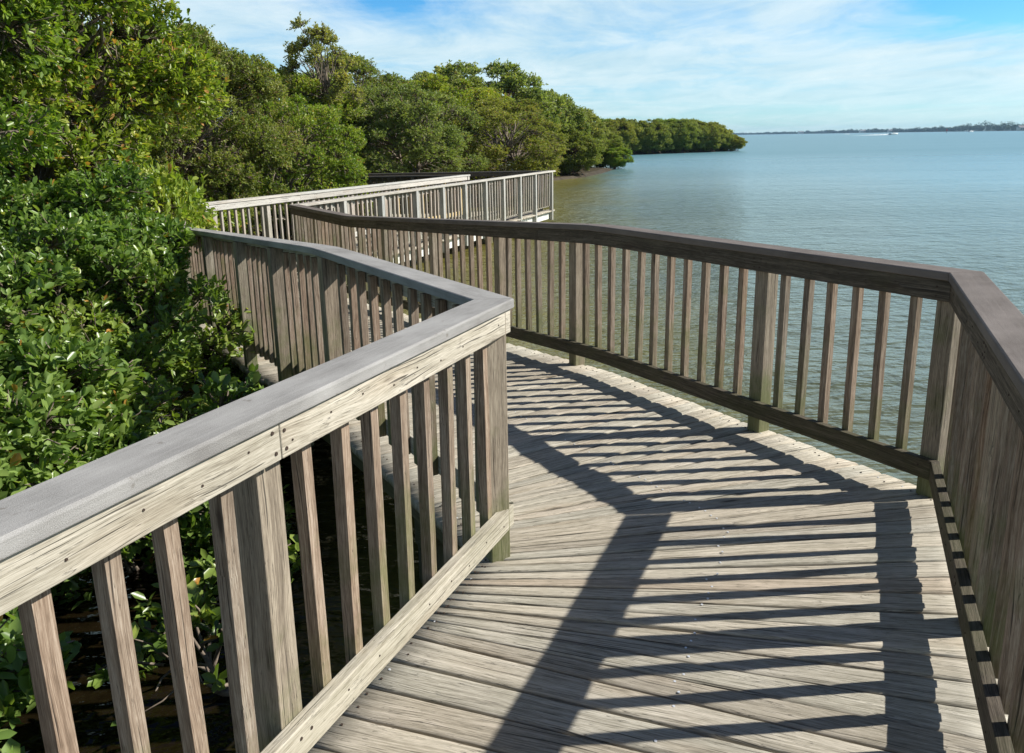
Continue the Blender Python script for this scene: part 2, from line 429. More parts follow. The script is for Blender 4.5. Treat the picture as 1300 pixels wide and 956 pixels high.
for (l0, r0), (l1, r1), idx in zip(keys, keys[1:], (0, 0, 0, 0, 0, 1, 1, 1, 2, 2)):
    n = max(1, round(max(l1-l0, r1-r0)/.143))
    for k in range(n):
        f0, f1 = k/n, (k+1)/n
        A0 = ptat(E_L, aL, l0+(l1-l0)*f0); A1 = ptat(E_L, aL, l0+(l1-l0)*f1)
        B0 = ptat(E_R, aR, r0+(r1-r0)*f0); B1 = ptat(E_R, aR, r0+(r1-r0)*f1)
        plank(decks[idx], A0, A1, B0, B1)
        edges.append((A0.lerp(A1, .5), B0.lerp(B1, .5)))
for mb in decks: link('decking', mb.mesh('decking', True), M['deck'], walk)
# screws: a line down the middle plus pairs near each edge
sm, rm = MB(), MB()
for (p, q) in edges[:75]:
    for f in (.035, .5, .965):
        for off in (-.032, .032):
            mid_ = f == .5
            if random.random() < (.25 if mid_ else .12): continue
            d = (q-p).normalized(); nn = Vector((-d.y, d.x))
            c = p.lerp(q, f+random.uniform(-.006, .006))+nn*off*random.uniform(.5, 1.); z = zd(c)+.0016
            n = 8; r = .0046 if mid_ else .0042
            ring = [[(c.x+r*math.cos(2*math.pi*k/n), c.y+r*math.sin(2*math.pi*k/n), z+dz) for k in range(n)] for dz in (-.002, .0012)]
            (sm if mid_ or random.random() < .15 else rm).strip(ring, 0.)
link('screw_rows', sm.mesh('screw_rows'), M['screw'], walk)['kind'] = 'stuff'
link('nail_rows', rm.mesh('nail_rows'), M['rust'], walk)['kind'] = 'stuff'
# rim boards, beams, pilings
for P, side, i in [(Rp, 1, 0), (Rp, 1, 1), (Rp, 1, 2), (Rp, 1, 3), (Lp, -1, 0), (Lp, -1, 1), (Lp, -1, 2), (Lp, -1, 3)]:
    mb = MB(); rail_board(mb, P, i, side, .01, .048, -.235, -.042, pieces=3)
    link('rim_board', mb.mesh('rim_board'), M['pale'] if (P is Rp and i >= 2) else M['under'], walk)
    if P is Rp and i == 2:
        # pale skirt board fixed between the posts outside
        pass
for k, (i, fs) in enumerate([(0, (.35, .8)), (1, (.1, .35, .62, .9)), (2, (.12, .35, .6, .82, .985)), (3, (.25, .6))]):
    for f in fs:
        a = Lp[i].lerp(Lp[i+1], f); d = (Rp[i+1]-Rp[i]).normalized()
        r = Rp[i]+d*(a-Rp[i]).dot(d)
        z = zd(a); ax = (r-a).normalized()
        c = a.lerp(r, .5); hw = (r-a).length/2+.02
        mb = MB(); mb.box((c.x, c.y, z-.33), hw, .04, .09, (ax.x, ax.y, 0), (-ax.y, ax.x, 0)); link('cross_beam', mb.mesh('cross_beam'), M['under'], walk, .004)
        for s in (-1, 1):
            q = c+ax*(hw-.16)*s+Vector((-ax.y, ax.x))*.13
            mb = MB(); mb.tube([(q.x, q.y, -2.6), (q.x, q.y, -1), (q.x, q.y, z-.24)], [.1, .1, .095], 12); link('piling', mb.mesh('piling', True), M['under'], walk)
    # joists
for i in range(3):
    for f in (.3, .5, .7):
        P = [Lp[k].lerp(Rp[k], f) for k in range(5)]
        mb = MB(); rail_board(mb, P, i, 1, -.019, .019, -.235, -.045); link('joist', mb.mesh('joist'), M['under'], walk)

# ------------------------------------------------------------------ water
def water_mat():
    m, g = newmat('bay_water')
    pos = g.n('ShaderNodeNewGeometry').outputs['Position']; sp = g.n('ShaderNodeSeparateXYZ'); g.l(pos, sp.inputs[0])
    x, y = sp.outputs[0], sp.outputs[1]
    # ripples run in rows roughly across the view
    v1 = g.comb(g.math('ADD', g.math('MULTIPLY', x, 1.0), g.math('MULTIPLY', y, .12)), g.math('SUBTRACT', g.math('MULTIPLY', y, 2.1), g.math('MULTIPLY', x, .25)), 0.)
    n1 = g.noise(v1, 1.9, 3, .5, .4)
    n2 = g.noise(v1, 5.5, 3, .55, .3)
    v2 = g.comb(g.math('MULTIPLY', x, .35), y, 0.)
    n3 = g.noise(v2, .33, 3, .5)
    hgt = g.math('ADD', g.math('ADD', g.math('MULTIPLY', n1, .6), g.math('MULTIPLY', n2, .22)), g.math('MULTIPLY', n3, 1.2))
    calm = g.maprange(g.noise(g.comb(g.math('MULTIPLY', x, .35), y, 3.), .05, 5, .65), .38, .62, .55, 1.25)
    n4 = g.noise(g.comb(x, g.math('MULTIPLY', y, .8), 2.), 1.5, 4, .6, .3)
    hgt = g.math('ADD', hgt, g.math('MULTIPLY', n4, .75))
    hgt = g.math('MULTIPLY', hgt, calm)
    # turbid, tea-stained near the roots, greener blue further out
    far = g.maprange(g.math('ADD', y, g.math('MULTIPLY', x, 3.)), 10., 110.)
    pat = g.noise(g.comb(g.math('MULTIPLY', x, .25), g.math('MULTIPLY', y, .5), 0.), .5, 4, .6)
    c = g.mix(far, g.ramp(pat, [(.3, (.085, .09, .042)), (.7, (.125, .13, .07))]), (.13, .27, .315))
    sh = g.math('ADD', g.math('SUBTRACT', x, g.math('MULTIPLY', y, .1)), g.math('MULTIPLY', g.math('SUBTRACT', g.noise(pos, .2, 5, .65), .5), 5.))
    c = g.mix(g.maprange(sh, -1.0, 2.0, .9, 0.), c, (.175, .155, .035))   # stirred-up shallows along the mangroves
    # tannin-dark shallows on the mangrove side
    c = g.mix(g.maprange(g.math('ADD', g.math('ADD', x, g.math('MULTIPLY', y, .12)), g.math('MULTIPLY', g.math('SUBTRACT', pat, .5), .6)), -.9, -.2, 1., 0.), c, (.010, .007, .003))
    p = g.n('ShaderNodeBsdfPrincipled'); g.val(p.inputs['Base Color'], c)
    g.l(g.maprange(y, 12., 100., .07, .32), p.inputs['Roughness']); p.inputs['IOR'].default_value = 1.333
    b = g.n('ShaderNodeBump'); b.inputs['Strength'].default_value = 1.; b.inputs['Distance'].default_value = .13
    g.l(hgt, b.inputs['Height']); g.l(b.outputs[0], p.inputs['Normal'])
    o = g.n('ShaderNodeOutputMaterial'); g.l(p.outputs[0], o.inputs[0]); return m
WZ = -.72
def sheet(name, x0, x1, y0, y1, z, mat):
    me = bpy.data.meshes.new(name); me.from_pydata([(x0, y0, z), (x1, y0, z), (x1, y1, z), (x0, y1, z)], [], [(0, 1, 2, 3)])
    return link(name, me, mat)
tag(sheet('water', -3800, 3800, -200, 3800, WZ, water_mat()), 'calm rippled bay water', kind='structure').__setitem__('label', 'calm rippled bay water, brown green near the deck and blue far out')

# ------------------------------------------------------------------ foliage
def leaf_mat(name, cols, trans=.3, rough=.38, spec=.45):
    m, g = newmat(name)
    t = g.n('ShaderNodeAttribute', attribute_name='tone').outputs['Fac']
    oi = g.n('ShaderNodeObjectInfo').outputs['Random']
    c = g.ramp(t, [(i/(len(cols)-1), cc) for i, cc in enumerate(cols)])
    c = g.mix(1., c, g.ramp(oi, [(0., (.82, .9, .85)), (.5, (1., 1., 1.)), (1., (1.15, 1.05, .9))]), 'MULTIPLY')
    p = g.n('ShaderNodeBsdfPrincipled'); g.l(c, p.inputs['Base Color']); p.inputs['Roughness'].default_value = rough
    p.inputs['Specular IOR Level'].default_value = spec
    tr = g.n('ShaderNodeBsdfTranslucent'); g.l(g.mix(1., c, (1.5, 1.6, .6), 'MULTIPLY'), tr.inputs[0])
    mx = g.n('ShaderNodeMixShader'); mx.inputs[0].default_value = trans; g.l(p.outputs[0], mx.inputs[1]); g.l(tr.outputs[0], mx.inputs[2])
    o = g.n('ShaderNodeOutputMaterial'); g.l(mx.outputs[0], o.inputs[0]); return m
def bark_mat(name, a, b):
    m, g = newmat(name); pos = g.n('ShaderNodeTexCoord').outputs['Object']
    f = g.noise(pos, 14., 5, .7); c = g.ramp(f, [(.3, a), (.7, b)]); finish(g, c, .9, f, .6, .01); return m
M['leafA'] = leaf_mat('shrub_leaf', [(.055, .11, .022), (.11, .19, .04), (.18, .27, .06), (.255, .35, .09), (.38, .44, .13), (.40, .22, .05)], .32, .33, .5)
M['leafB'] = leaf_mat('mangrove_leaf', [(0.078, 0.138, 0.019), (0.146, 0.228, 0.030), (0.224, 0.307, 0.046), (0.325, 0.382, 0.068), (0.470, 0.466, 0.108), (0.448, 0.254, 0.095)], .38)
M['leafC'] = leaf_mat('far_mangrove_leaf', [(0.097, 0.131, 0.034), (0.159, 0.197, 0.047), (0.228, 0.263, 0.066), (0.302, 0.317, 0.091), (0.385, 0.339, 0.132), (0.358, 0.185, 0.132)], .38, .5, .35)
M['leafD'] = leaf_mat('grey_mangrove_leaf', [(0.114, 0.152, 0.050), (0.186, 0.229, 0.076), (0.257, 0.298, 0.101), (0.329, 0.356, 0.126), (0.415, 0.393, 0.164), (0.372, 0.241, 0.126)], .38, .45, .4)
M['leafE'] = leaf_mat('distant_tree_leaf', [(.015, .035, .015), (.025, .055, .02), (.04, .075, .025), (.055, .09, .03)], .15, .6, .2)
M['bark'] = bark_mat('mangrove_bark', (.10, .075, .055), (.26, .215, .17))
M['root'] = bark_mat('mangrove_root_bark', (.07, .045, .035), (.20, .13, .10))

def norm(a): return a/np.maximum(np.linalg.norm(a, axis=-1, keepdims=True), 1e-9)

def leaves_mesh(name, pos, axis, size, tone, mat, aspect=.5, rg=rng):
    """pos (n,3) leaf bases, axis (n,3) direction to tip, size (n,)"""
    n = len(pos); axis = norm(axis)
    up = np.tile([0, 0, 1.], (n, 1))+rg.normal(0, .55, (n, 3))
    side = norm(np.cross(axis, up)); nr = norm(np.cross(side, axis))
    w = (size*aspect*.5*rg.uniform(.7, 1.2, n))[:, None]; L = size[:, None]
    droop = -nr*L*.06
    b = pos; tip = pos+axis*L+droop*2
    l1 = pos+axis*L*.30-side*w*.82+nr*w*.30; l2 = pos+axis*L*.72-side*w*.95+nr*w*.32+droop
    r1 = pos+axis*L*.30+side*w*.82+nr*w*.30; r2 = pos+axis*L*.72+side*w*.95+nr*w*.32+droop
    V = np.stack([b, l1, l2, tip, r2, r1], 1).reshape(-1, 3)
    base = (np.arange(n)*6)[:, None]
    F = np.concatenate([base+[0, 3, 2, 1], base+[0, 5, 4, 3]], 1).reshape(-1)
    me = bpy.data.meshes.new(name); me.vertices.add(len(V)); me.vertices.foreach_set('co', V.astype(np.float32).ravel())
    me.loops.add(len(F)); me.loops.foreach_set('vertex_index', F.astype(np.int32))
    nf = n*2; me.polygons.add(nf); me.polygons.foreach_set('loop_start', (np.arange(nf)*4).astype(np.int32))
    a = me.attributes.new('tone', 'FLOAT', 'POINT'); a.data.foreach_set('value', np.repeat(tone, 6).astype(np.float32))
    me.update(calc_edges=True); me.materials.append(mat); return me

def crown_data(rg, center, radii, nlobes, lobe_r, nsprig, nleaf, leaf, flat_bottom=-.5, shell=.55, updir=.5, tone_bias=0., lobes=None, brown=.012):
    center = np.array(center, float); radii = np.array(radii, float)
    if lobes is None:
        d = norm(rg.normal(0, 1, (nlobes*3, 3))); d = d[d[:, 2] > flat_bottom][:nlobes]
        rr = rg.uniform(.45, 1.0, (len(d), 1))**.6*np.where(rg.random((len(d), 1)) < .2, rg.uniform(1., 1.22, (len(d), 1)), 1.)
        lobes = center+d*radii*rr*.82
    nl = len(lobes); lr = rg.uniform(lobe_r*.65, lobe_r*1.35, nl)
    which = rg.choice(nl, nsprig, p=lr**2/np.sum(lr**2))
    outw = norm((lobes[which]-center)/radii)
    d = norm(norm(rg.normal(0, 1, (nsprig, 3)))+outw*.75+np.array([0, 0, .25]))
    depth = rg.uniform(shell**2, 1.08, nsprig)**.5*np.where(rg.random(nsprig) < .12, rg.uniform(1., 1.35, nsprig), 1.)
    sp = lobes[which]+d*(lr[which]*depth)[:, None]*np.array([1, 1, .8])
    ax = norm(d*.7+np.array([0, 0, updir])+rg.normal(0, .35, (nsprig, 3)))
    ltone = rg.uniform(-.13, .13, nl)
    # leaves
    k = rg.integers(max(2, nleaf-2), nleaf+3, nsprig); idx = np.repeat(np.arange(nsprig), k); n = len(idx)
    a = ax[idx]; ref = norm(np.cross(a, rg.normal(0, 1, (n, 3)))); spread = rg.uniform(.35, 1.25, n)[:, None]
    ld = norm(a*np.cos(spread)+ref*np.sin(spread))
    along = rg.uniform(-.9, .15, n)[:, None]*leaf*1.6
    pos = sp[idx]+a*along
    size = leaf*rg.uniform(.6, 1.2, n)
    tone = np.clip(.36+tone_bias+ltone[which][idx]+rg.normal(0, .07, nsprig)[idx]+rg.normal(0, .11, n), 0, .86)
    tone = np.where(rg.random(n) < brown, 1., tone); tone = np.where(rg.random(n) < brown*1.5, rg.uniform(.72, .86, n), tone)
    return lobes, lr, which, sp, ax, pos, ld, size, tone

def add_curve(mb, a, b, r0, r1, rg, n=5, wob=.12, sag=0., sides=5, tone=.5):
    a = np.array(a); b = np.array(b); L = np.linalg.norm(b-a); pts = []; o = rg.normal(0, wob*L, (2, 3))
    for k in range(n+1):
        f = k/n; p = a*(1-f)+b*f+o[0]*math.sin(math.pi*f)*.6+o[1]*math.sin(2*math.pi*f)*.3+np.array([0, 0, sag*L])*math.sin(math.pi*f)
        pts.append(tuple(p))
    mb.tube(pts, [r0+(r1-r0)*k/n for k in range(n+1)], sides, tone); return pts

def plant_meshes(seed, center, radii, nlobes, lobe_r, nsprig, nleaf, leaf, leafmat, base=(0, 0, 0), trunk_r=.1, stems=1, twig=.25, roots=0, aspect=.5, sides=5, twr=.0035, barkmat=None, **kw):
    rg = np.random.default_rng(seed)
    lobes, lr, which, sp, ax, pos, ld, size, tone = crown_data(rg, center, radii, nlobes, lobe_r, nsprig, nleaf, leaf, **kw)
    crown = leaves_mesh('crown', pos, ld, size, tone, leafmat, aspect, rg)
    mb = MB(); base = np.array(base, float); center = np.array(center, float)
    forks = []
    for s in range(stems):
        b = base+np.array([rg.normal(0, .25*(stems > 1)), rg.normal(0, .25*(stems > 1)), 0])
        top = center+np.array([rg.normal(0, radii[0]*.14), rg.normal(0, radii[1]*.14), radii[2]*rg.uniform(-.45, -.05)])
        pts = add_curve(mb, b, top, trunk_r, trunk_r*.55, rg, 6, .10, 0, max(6, sides)); forks += pts[2:]
    forks = np.array(forks)
    for i, l in enumerate(lobes):
        j = np.argmin(np.linalg.norm(forks-l, axis=1)+rg.uniform(0, .6, len(forks)))
        r = trunk_r*.4
        pts = add_curve(mb, forks[j], l, r, r*.3, rg, 5, .12, .08, sides)
    ntw = int(len(sp)*twig)
    for i in rg.choice(len(sp), ntw, replace=False):
        l = lobes[which[i]]
        st = l+(sp[i]-l)*rg.uniform(.0, .35)
        add_curve(mb, st, sp[i]+ax[i]*leaf*.2, twr*2.4, twr, rg, 3, .12, 0, 3)
    for k in range(roots):
        an = rg.uniform(0, 2*math.pi); rr = rg.uniform(.5, 1.)*radii[0]*.75
        st = base+(center-base)*rg.uniform(.1, .5); en = base+np.array([math.cos(an)*rr, math.sin(an)*rr, -.3])
        add_curve(mb, st, en, trunk_r*.3, trunk_r*.2, rg, 6, .05, .22, 4)
    trunk = mb.mesh('trunk', True); trunk.materials.append(barkmat or M['bark'])
    return crown, trunk

def place(kind, crown, trunk, loc, label, cat, group=None, rot=0., sc=(1, 1, 1), names=('crown', 'trunk')):
    root = empty(kind, (0, 0, 0))
    for nm, me in zip(names, (crown, trunk)):
        o = bpy.data.objects.new(nm, me); COL.objects.link(o); o.parent = root
    root.location = loc; root.rotation_euler = (0, 0, rot); root.scale = sc
    tag(root, label, cat, group); return root

# --- near shrubs (world coordinates relative to the base)
SH = [ # x, y, center z, radii, lobes, sprigs, label
 (-2.5, 2.15, -.52, (1.15, 1.05, .66), 18, 1350, 'lowest leafy shrub at the lower left, behind the near left railing over dark water'),
 (-3.0, 4.05, -.15, (1.2, 1.15, 1.0), 28, 3600, 'dense shrub just left of the near railing, below the tall one'),
 (-3.6, 5.95, .1, (1.2, 1.25, 1.15), 30, 3600, 'glossy shrub pressing against the posts of the middle left railing'),
 (-4.85, 4.6, .45, (1.4, 1.5, 1.4), 36, 4600, 'tall leafy shrub at the left edge of the photo with pale twigs'),
 (-4.2, 7.5, .45, (1.25, 1.25, 1.05), 32, 3600, 'shrub whose leaves hide the far end of the middle left railing'),
 (-1.3, 3.3, -.62, (.55, .65, .36), 6, 110, 'sparse shaded leaves over the dark water behind the near left balusters'),
 (-2.25, 4.55, -.45, (.80, .95, .72), 18, 1500, 'low leafy clump in the gap between the two left railings'),
 (-3.05, 6.6, -.2, (.85, 1.0, 1.0), 20, 1700, 'leafy clump leaning on the second and third posts of the middle left railing'),
 (-6.3, 8.0, .9, (1.4, 1.3, 1.3), 32, 3200, 'shrub between the tall left shrub and the overhanging mangrove'),
]
for k, (x, y, cz, rad, nl, ns, lab) in enumerate(SH):
    cr, tr = plant_meshes(100+k, (0, 0, cz-WZ), rad, int(nl*1.5), .30, int(ns*.82), 8, .074, M['leafA'], base=(0, 0, -.4), trunk_r=.035, stems=5, twig=.5, aspect=.52, updir=.6, flat_bottom=-.35)
    place('buttonwood_shrub', cr, tr, (x, y, WZ), lab, 'shrub', 'leafy shrubs beside the left railing', names=('foliage', 'stems'))

# --- near mangrove that overhangs from the upper left
cr, tr = plant_meshes(201, (0, 0, 3.6), (2.5, 2.3, 2.9), 110, .52, 12500, 9, .074, M['leafB'], base=(0, 0, -.4), trunk_r=.08, stems=4, twig=.5, aspect=.5, flat_bottom=-.75, tone_bias=-.06, brown=.035)
place('mangrove_tree', cr, tr, (-5.72, 9.5, WZ), 'big yellow green mangrove filling the upper left corner of the photo', 'tree')
cr, tr = plant_meshes(202, (0, 0, 3.9), (1.7, 1.6, 2.4), 60, .42, 5200, 9, .07, M['leafB'], base=(0, 0, -.4), trunk_r=.07, stems=3, twig=.5, aspect=.5, flat_bottom=-.75, tone_bias=.0)
place('mangrove_tree', cr, tr, (-5.25, 6.9, WZ), 'mangrove with bare brown branches showing at the left edge above the shrubs', 'tree')

# --- mid mangroves: three crown types, copied
mid = [plant_meshes(300+k, (0, 0, 2.7), (2.4, 2.4, 2.5), 130, .43, 13500, 8, .064, [M['leafB'], M['leafC'], M['leafD']][k], base=(0, 0, -.4), trunk_r=.07, stems=3, twig=.22, roots=14, flat_bottom=-.9, brown=.03, tone_bias=(.06, .04, .04)[k], aspect=.5, twr=.005) for k in range(3)]
airy = plant_meshes(310, (0, 0, 4.6), (1.35, 1.35, 1.75), 44, .30, 1900, 7, .075, M['leafD'], base=(0, 0, -.4), trunk_r=.08, stems=2, twig=.5, flat_bottom=-.7, twr=.006, tone_bias=.08)
low = plant_meshes(320, (0, 0, .9), (1.0, 1.0, .85), 22, .34, 1700, 8, .075, M['leafB'], base=(0, 0, -.3), trunk_r=.03, stems=3, twig=.25, flat_bottom=-.5, tone_bias=.14)
MT = [ # x, y, type, scale xy, scale z, label
 (-8.3, 13.2, 0, 1.1, 1.12, 'green mangrove behind the corner where the far left railing begins'),
 (-6.3, 16.4, 1, .92, .92, 'rounded mangrove directly behind the far left railing, left of the brown twiggy patch'),
 (-10.6, 17.5, 2, 1.25, 1.28, 'greyish mangrove rising behind the upper left corner tree'),
 (-5.0, 18.9, 0, .78, .72, 'bushy mangrove beside the middle of the far left railing'),
 (-7.9, 20.5, 1, 1.15, .98, 'tall mangrove with its crown against the sky left of the airy tree'),
 (-11.6, 25.0, 2, 1.3, 1.1, 'mangrove deep in the thicket behind the others at left'),
 (-6.9, 27.0, 0, 1.15, .98, 'mangrove behind the far railing, below the airy treetop'),
 (-3.4, 27.6, 2, 1.15, .86, 'twiggy mangrove behind the far boardwalk corner'),
 (-6.6, 34.5, 1, 1.5, 1.15, 'mangrove standing in the second row behind the airy treetop'),
 (-.2, 33.0, 1, 1.25, .78, 'mangrove above the far end post of the pale railing, left of the water'),
 (-3.2, 38.5, 0, 1.55, 1.06, 'broad mangrove in the second row behind the far boardwalk'),
]
for k, (x, y, t, s, sz, lab) in enumerate(MT):
    place('mangrove_tree', *mid[t], (x, y, WZ), lab, 'tree', 'mangrove trees along the shore', rot=k*1.9, sc=(s, s, sz))
place('mangrove_tree', *airy, (-5.65, 26.0, WZ-.35), 'slender airy treetop standing out alone against the sky', 'tree')
for (x, y, s, lab) in [(-4.6, 9.55, 1.0, 'low yellow green bush hiding the corner where the middle and far left railings meet'), (-3.9, 19.75, .9, 'low yellow green bush at the near side of the far dark railing'), (-5.7, 14.3, .9, 'low yellow green bush behind the left part of the far left railing')]:
    place('mangrove_bush', *low, (x, y, WZ), lab, 'bush', rot=x, sc=(s, s, s*(1.45 if s == 1. else 1)))

# --- mangroves on the point and the far spit
far = [plant_meshes(400+k, (0, 0, 2.75), (3.0, 3.0, 2.75), 180, .47, 11500, 7, .12, [M['leafC'], M['leafD'], M['leafB']][k], base=(0, 0, -.4), trunk_r=.12, stems=3, twig=.06, roots=22, flat_bottom=-1.1, aspect=.55, twr=.012, sides=4, tone_bias=(.04, .03, .1)[k], barkmat=M['root']) for k in range(3)]
FT = [
 (-2.6, 46.0, 0, 1.25, 1.05, 'mangrove in the middle of the shore row left of the tallest crown'),
 (-.9, 50.5, 1, 1.5, 1.28, 'tallest rounded mangrove of the point, its crown highest against the sky'),
 (-4.5, 55.0, 1, 1.4, 1.35, 'mangrove crown showing behind the dip in the tree line'),
 (2.2, 54.0, 1, 1.10, 1.06, 'mangrove on the right shoulder of the tallest crown'),
 (4.6, 60.0, 1, .92, .84, 'mangrove sloping down towards the tip of the point'),
 (3.9, 52.0, 0, .72, .56, 'low green mangrove leaning over the water in front of the point'),
 (7.0, 65.0, 0, .78, .56, 'small mangrove near the tip of the point'),
 (8.1, 63.5, 2, .50, .33, 'yellowish low mangrove at the very tip of the point'),
]
for k, (x, y, t, s, sz, lab) in enumerate(FT):
    place('mangrove_tree', *far[t], (x, y, WZ), lab, 'tree', 'mangroves on the near point', rot=k*2.3, sc=(s, s, sz))
n = 26
for k in range(n):
    f = k/(n-1); x = 9.5+f*23.4; y = 106.5+f*17+((k*7) % 5)*.9
    s = random.uniform(.95, 1.45)*(1 if f < .9 else .8); sz = random.uniform(.76, .90)*(1 if f < .8 else 1-(f-.8)*2.2)
    place('mangrove_tree', *far[(0, 1, 1, 0, 2)[k % 5]], (x, y, WZ), 'rounded mangrove in the merged row on the far spit across the cove', 'tree', 'mangroves on the far spit', rot=k*1.3, sc=(s, s, sz))

# ------------------------------------------------------------------ muddy ground under the mangroves
def mud():
    m, g = newmat('wet_mud'); pos = g.n('ShaderNodeNewGeometry').outputs['Position']
    f = g.noise(pos, 2.2, 6, .7); finish(g, g.ramp(f, [(.3, (.03, .022, .012)), (.7, (.085, .065, .04))]), .6, f, .8, .05); return m
M['mud'] = mud()
def bank(name, poly, top, label):
    me = bpy.data.meshes.new(name); n = len(poly)
    c = (sum(p[0] for p in poly)/n, sum(p[1] for p in poly)/n)
    vs = [(x, y, WZ-.3) for x, y in poly]+[(c[0]+(x-c[0])*.88, c[1]+(y-c[1])*.88, WZ+top*random.uniform(.5, 1.2)) for x, y in poly]+[(c[0], c[1], WZ+top)]
    fs = [(i, (i+1) % n, n+(i+1) % n, n+i) for i in range(n)]+[(n+i, n+(i+1) % n, 2*n) for i in range(n)]
    me.from_pydata(vs, [], fs); o = link(name, me, M['mud']); tag(o, label, kind='structure'); return o
bank('mud_bank', [(-30, 10), (-8.8, 10), (-7.3, 14), (-6.2, 17.5), (-6.5, 20.5), (-5.5, 25), (-1.5, 26.5), (.5, 31), (.6, 38), (1.8, 46), (5.5, 51.5), (7.6, 58), (9.2, 64.5), (7, 70), (0, 80), (-40, 90), (-60, 40)], .15, 'dark mud bank under the mangroves')
bank('mud_spit', [(8, 108), (20, 113), (30, 120), (37, 126.5), (36, 131), (20, 130), (0, 125), (-60, 130), (-60, 105)], .2, 'dark mud spit under the far mangroves')

# ------------------------------------------------------------------ far shore
def shore_pt(px, dist, z=WZ):
    a = (px-650)/1035.; return Vector((a*dist, dist, z))
def far_leaf():
    m, g = newmat('distant_trees'); pos = g.n('ShaderNodeNewGeometry').outputs['Position']
    f = g.noise(pos, .35, 4, .7); finish(g, g.ramp(f, [(.3, (.03, .055, .02)), (.7, (.07, .11, .035))]), .8); return m
rg = np.random.default_rng(55)
pos = []; ax = []; sz = []; tn = []
def shore_dist(px): # metres to the shore under each picture column
    return 1350+max(0, (1300-px))**1.15*2.4
def shore_top(px):
    base = np.interp(px, [940, 1000, 1050, 1100, 1150, 1200, 1225, 1240, 1260, 1300, 1400], [1.6, 2.6, 3.6, 4.4, 4.6, 6, 8.5, 10.5, 9, 9.5, 8])
    return base*(1+.14*math.sin(px*.23)+.12*math.sin(px*.61+1)+.1*math.sin(px*1.7))
clumps = []
for px in np.arange(905, 1480, 1.3):
    D = shore_dist(px); m_per_px = D/1035.
    hpx = shore_top(px)*rg.uniform(.6, 1.08); h = hpx*m_per_px
    p = shore_pt(px+rg.uniform(-1, 1), D+rg.uniform(0, 60))
    clumps.append((p.x, p.y, h, m_per_px))
for (x, y, h, mp) in clumps:
    n = 90
    d = norm(rg.normal(0, 1, (n, 3))); w = max(h*.5, 1.8*mp)
    q = np.array([x, y, WZ+h*.55])+d*np.array([w, w, h*.5])*rg.uniform(.5, 1.05, (n, 1))
    q[:, 2] = np.maximum(q[:, 2], WZ+.1)
    pos.append(q); ax.append(rg.normal(0, 1, (n, 3))); sz.append(np.full(n, mp*1.25)); tn.append(np.clip(rg.normal(.3, .12)+rg.normal(0, .1, n), 0, .8))
me = leaves_mesh('distant_treeline', np.concatenate(pos), np.concatenate(ax), np.concatenate(sz), np.concatenate(tn), M['leafE'], .8, rg)
o = link('distant_treeline', me); tag(o, 'low hazy line of trees on the far shore along the horizon', 'treeline', kind='stuff')
# land strip
vs = []; fs = []
pxs = list(range(900, 1500, 20))
for px in pxs:
    D = shore_dist(px)-6; a = shore_pt(px, D); b = shore_pt(px, D+160); vs += [(a.x, a.y, WZ-.5), (a.x*1.003, a.y*1.003, WZ+.7), (b.x, b.y, WZ+1.)]
for k in range(len(pxs)-1):
    for j in (0, 1): fs.append((3*k+j, 3*k+3+j, 3*k+4+j, 3*k+1+j))
me = bpy.data.meshes.new('far_shore'); me.from_pydata(vs, [], fs); tag(link('far_shore', me, M['mud']), 'far shore strip', kind='structure')

def paint(name, col, rough=.4):
    m, g = newmat(name); tc = g.n('ShaderNodeTexCoord').outputs['Object']; f = g.noise(tc, 6., 4, .6)
    c = g.mix(f, tuple(q*.88 for q in col), tuple(min(1, q*1.05) for q in col)); finish(g, c, rough); return m
M['white'] = paint('white_gelcoat', (.8, .8, .78)); M['navy'] = paint('dark_canvas', (.05, .07, .12), .8); M['glass'] = paint('smoked_screen', (.04, .06, .07), .1)
M['foam'] = paint('white_wake_foam', (.82, .86, .86), .6); M['red'] = paint('red_marker_paint', (.5, .04, .03)); M['stucco'] = paint('pale_house_wall', (.62, .58, .52), .8)
M['roof'] = paint('grey_house_roof', (.25, .24, .24), .8); M['skin'] = paint('person_skin', (.42, .26, .18), .6)

def boat(loc, yaw, sc, label, wake=True):
    root = empty('motor_boat', (0, 0, 0)); tag(root, label, 'boat')
    mb = MB(); rings = []
    for i in range(9):
        f = i/8; x = -3.+6.6*f; w = 1.15*(1-max(0, (f-.45)/.55)**2.2)+.02; kz = -.25+.55*max(0, (f-.6)/.4)**2; top = .85+.35*f
        rings.append([(x, 0, kz-.05), (x, w*.8, kz+.15), (x, w, top), (x, w*.86, top+.02), (x, 0, top-.12 if f < .65 else top+.08), (x, -w*.86, top+.02), (x, -w, top), (x, -w*.8, kz+.15)])
    mb.strip(rings, .5); hull = link('hull', mb.mesh('hull', True), M['white'], root)
    mb = MB(); mb.box((.1, 0, 1.25), .45, .38, .45); link('console', mb.mesh('console'), M['white'], root, .05)
    mb = MB(); mb.box((.42, 0, 1.95), .03, .42, .28, (.95, 0, -.3), (0, 1, 0), (.3, 0, .95)); link('windscreen', mb.mesh('windscreen'), M['glass'], root)
    mb = MB(); mb.box((-.1, 0, 2.75), 1.1, .85, .05); top = link('canopy', mb.mesh('canopy'), M['navy'], root, .03)
    for sx in (-.7, .6):
        for sy in (-.7, .7):
            mb = MB(); mb.tube([(sx*.8, sy*.7, .85), (sx, sy, 2.72)], [.035, .03], 6); link('canopy_pole', mb.mesh('canopy_pole'), M['white'], root)
    mb = MB(); mb.strip([[(x, y, z) for (x, y) in ((-3.35, -.2), (-2.95, -.2), (-2.95, .2), (-3.35, .2))] for z in (-.2, .7, 1.35)]); link('outboard_engine', mb.mesh('outboard_engine'), M['navy'], root, .06)
    root.location = loc; root.rotation_euler = (0, 0, yaw); root.scale = (sc,)*3
    return root
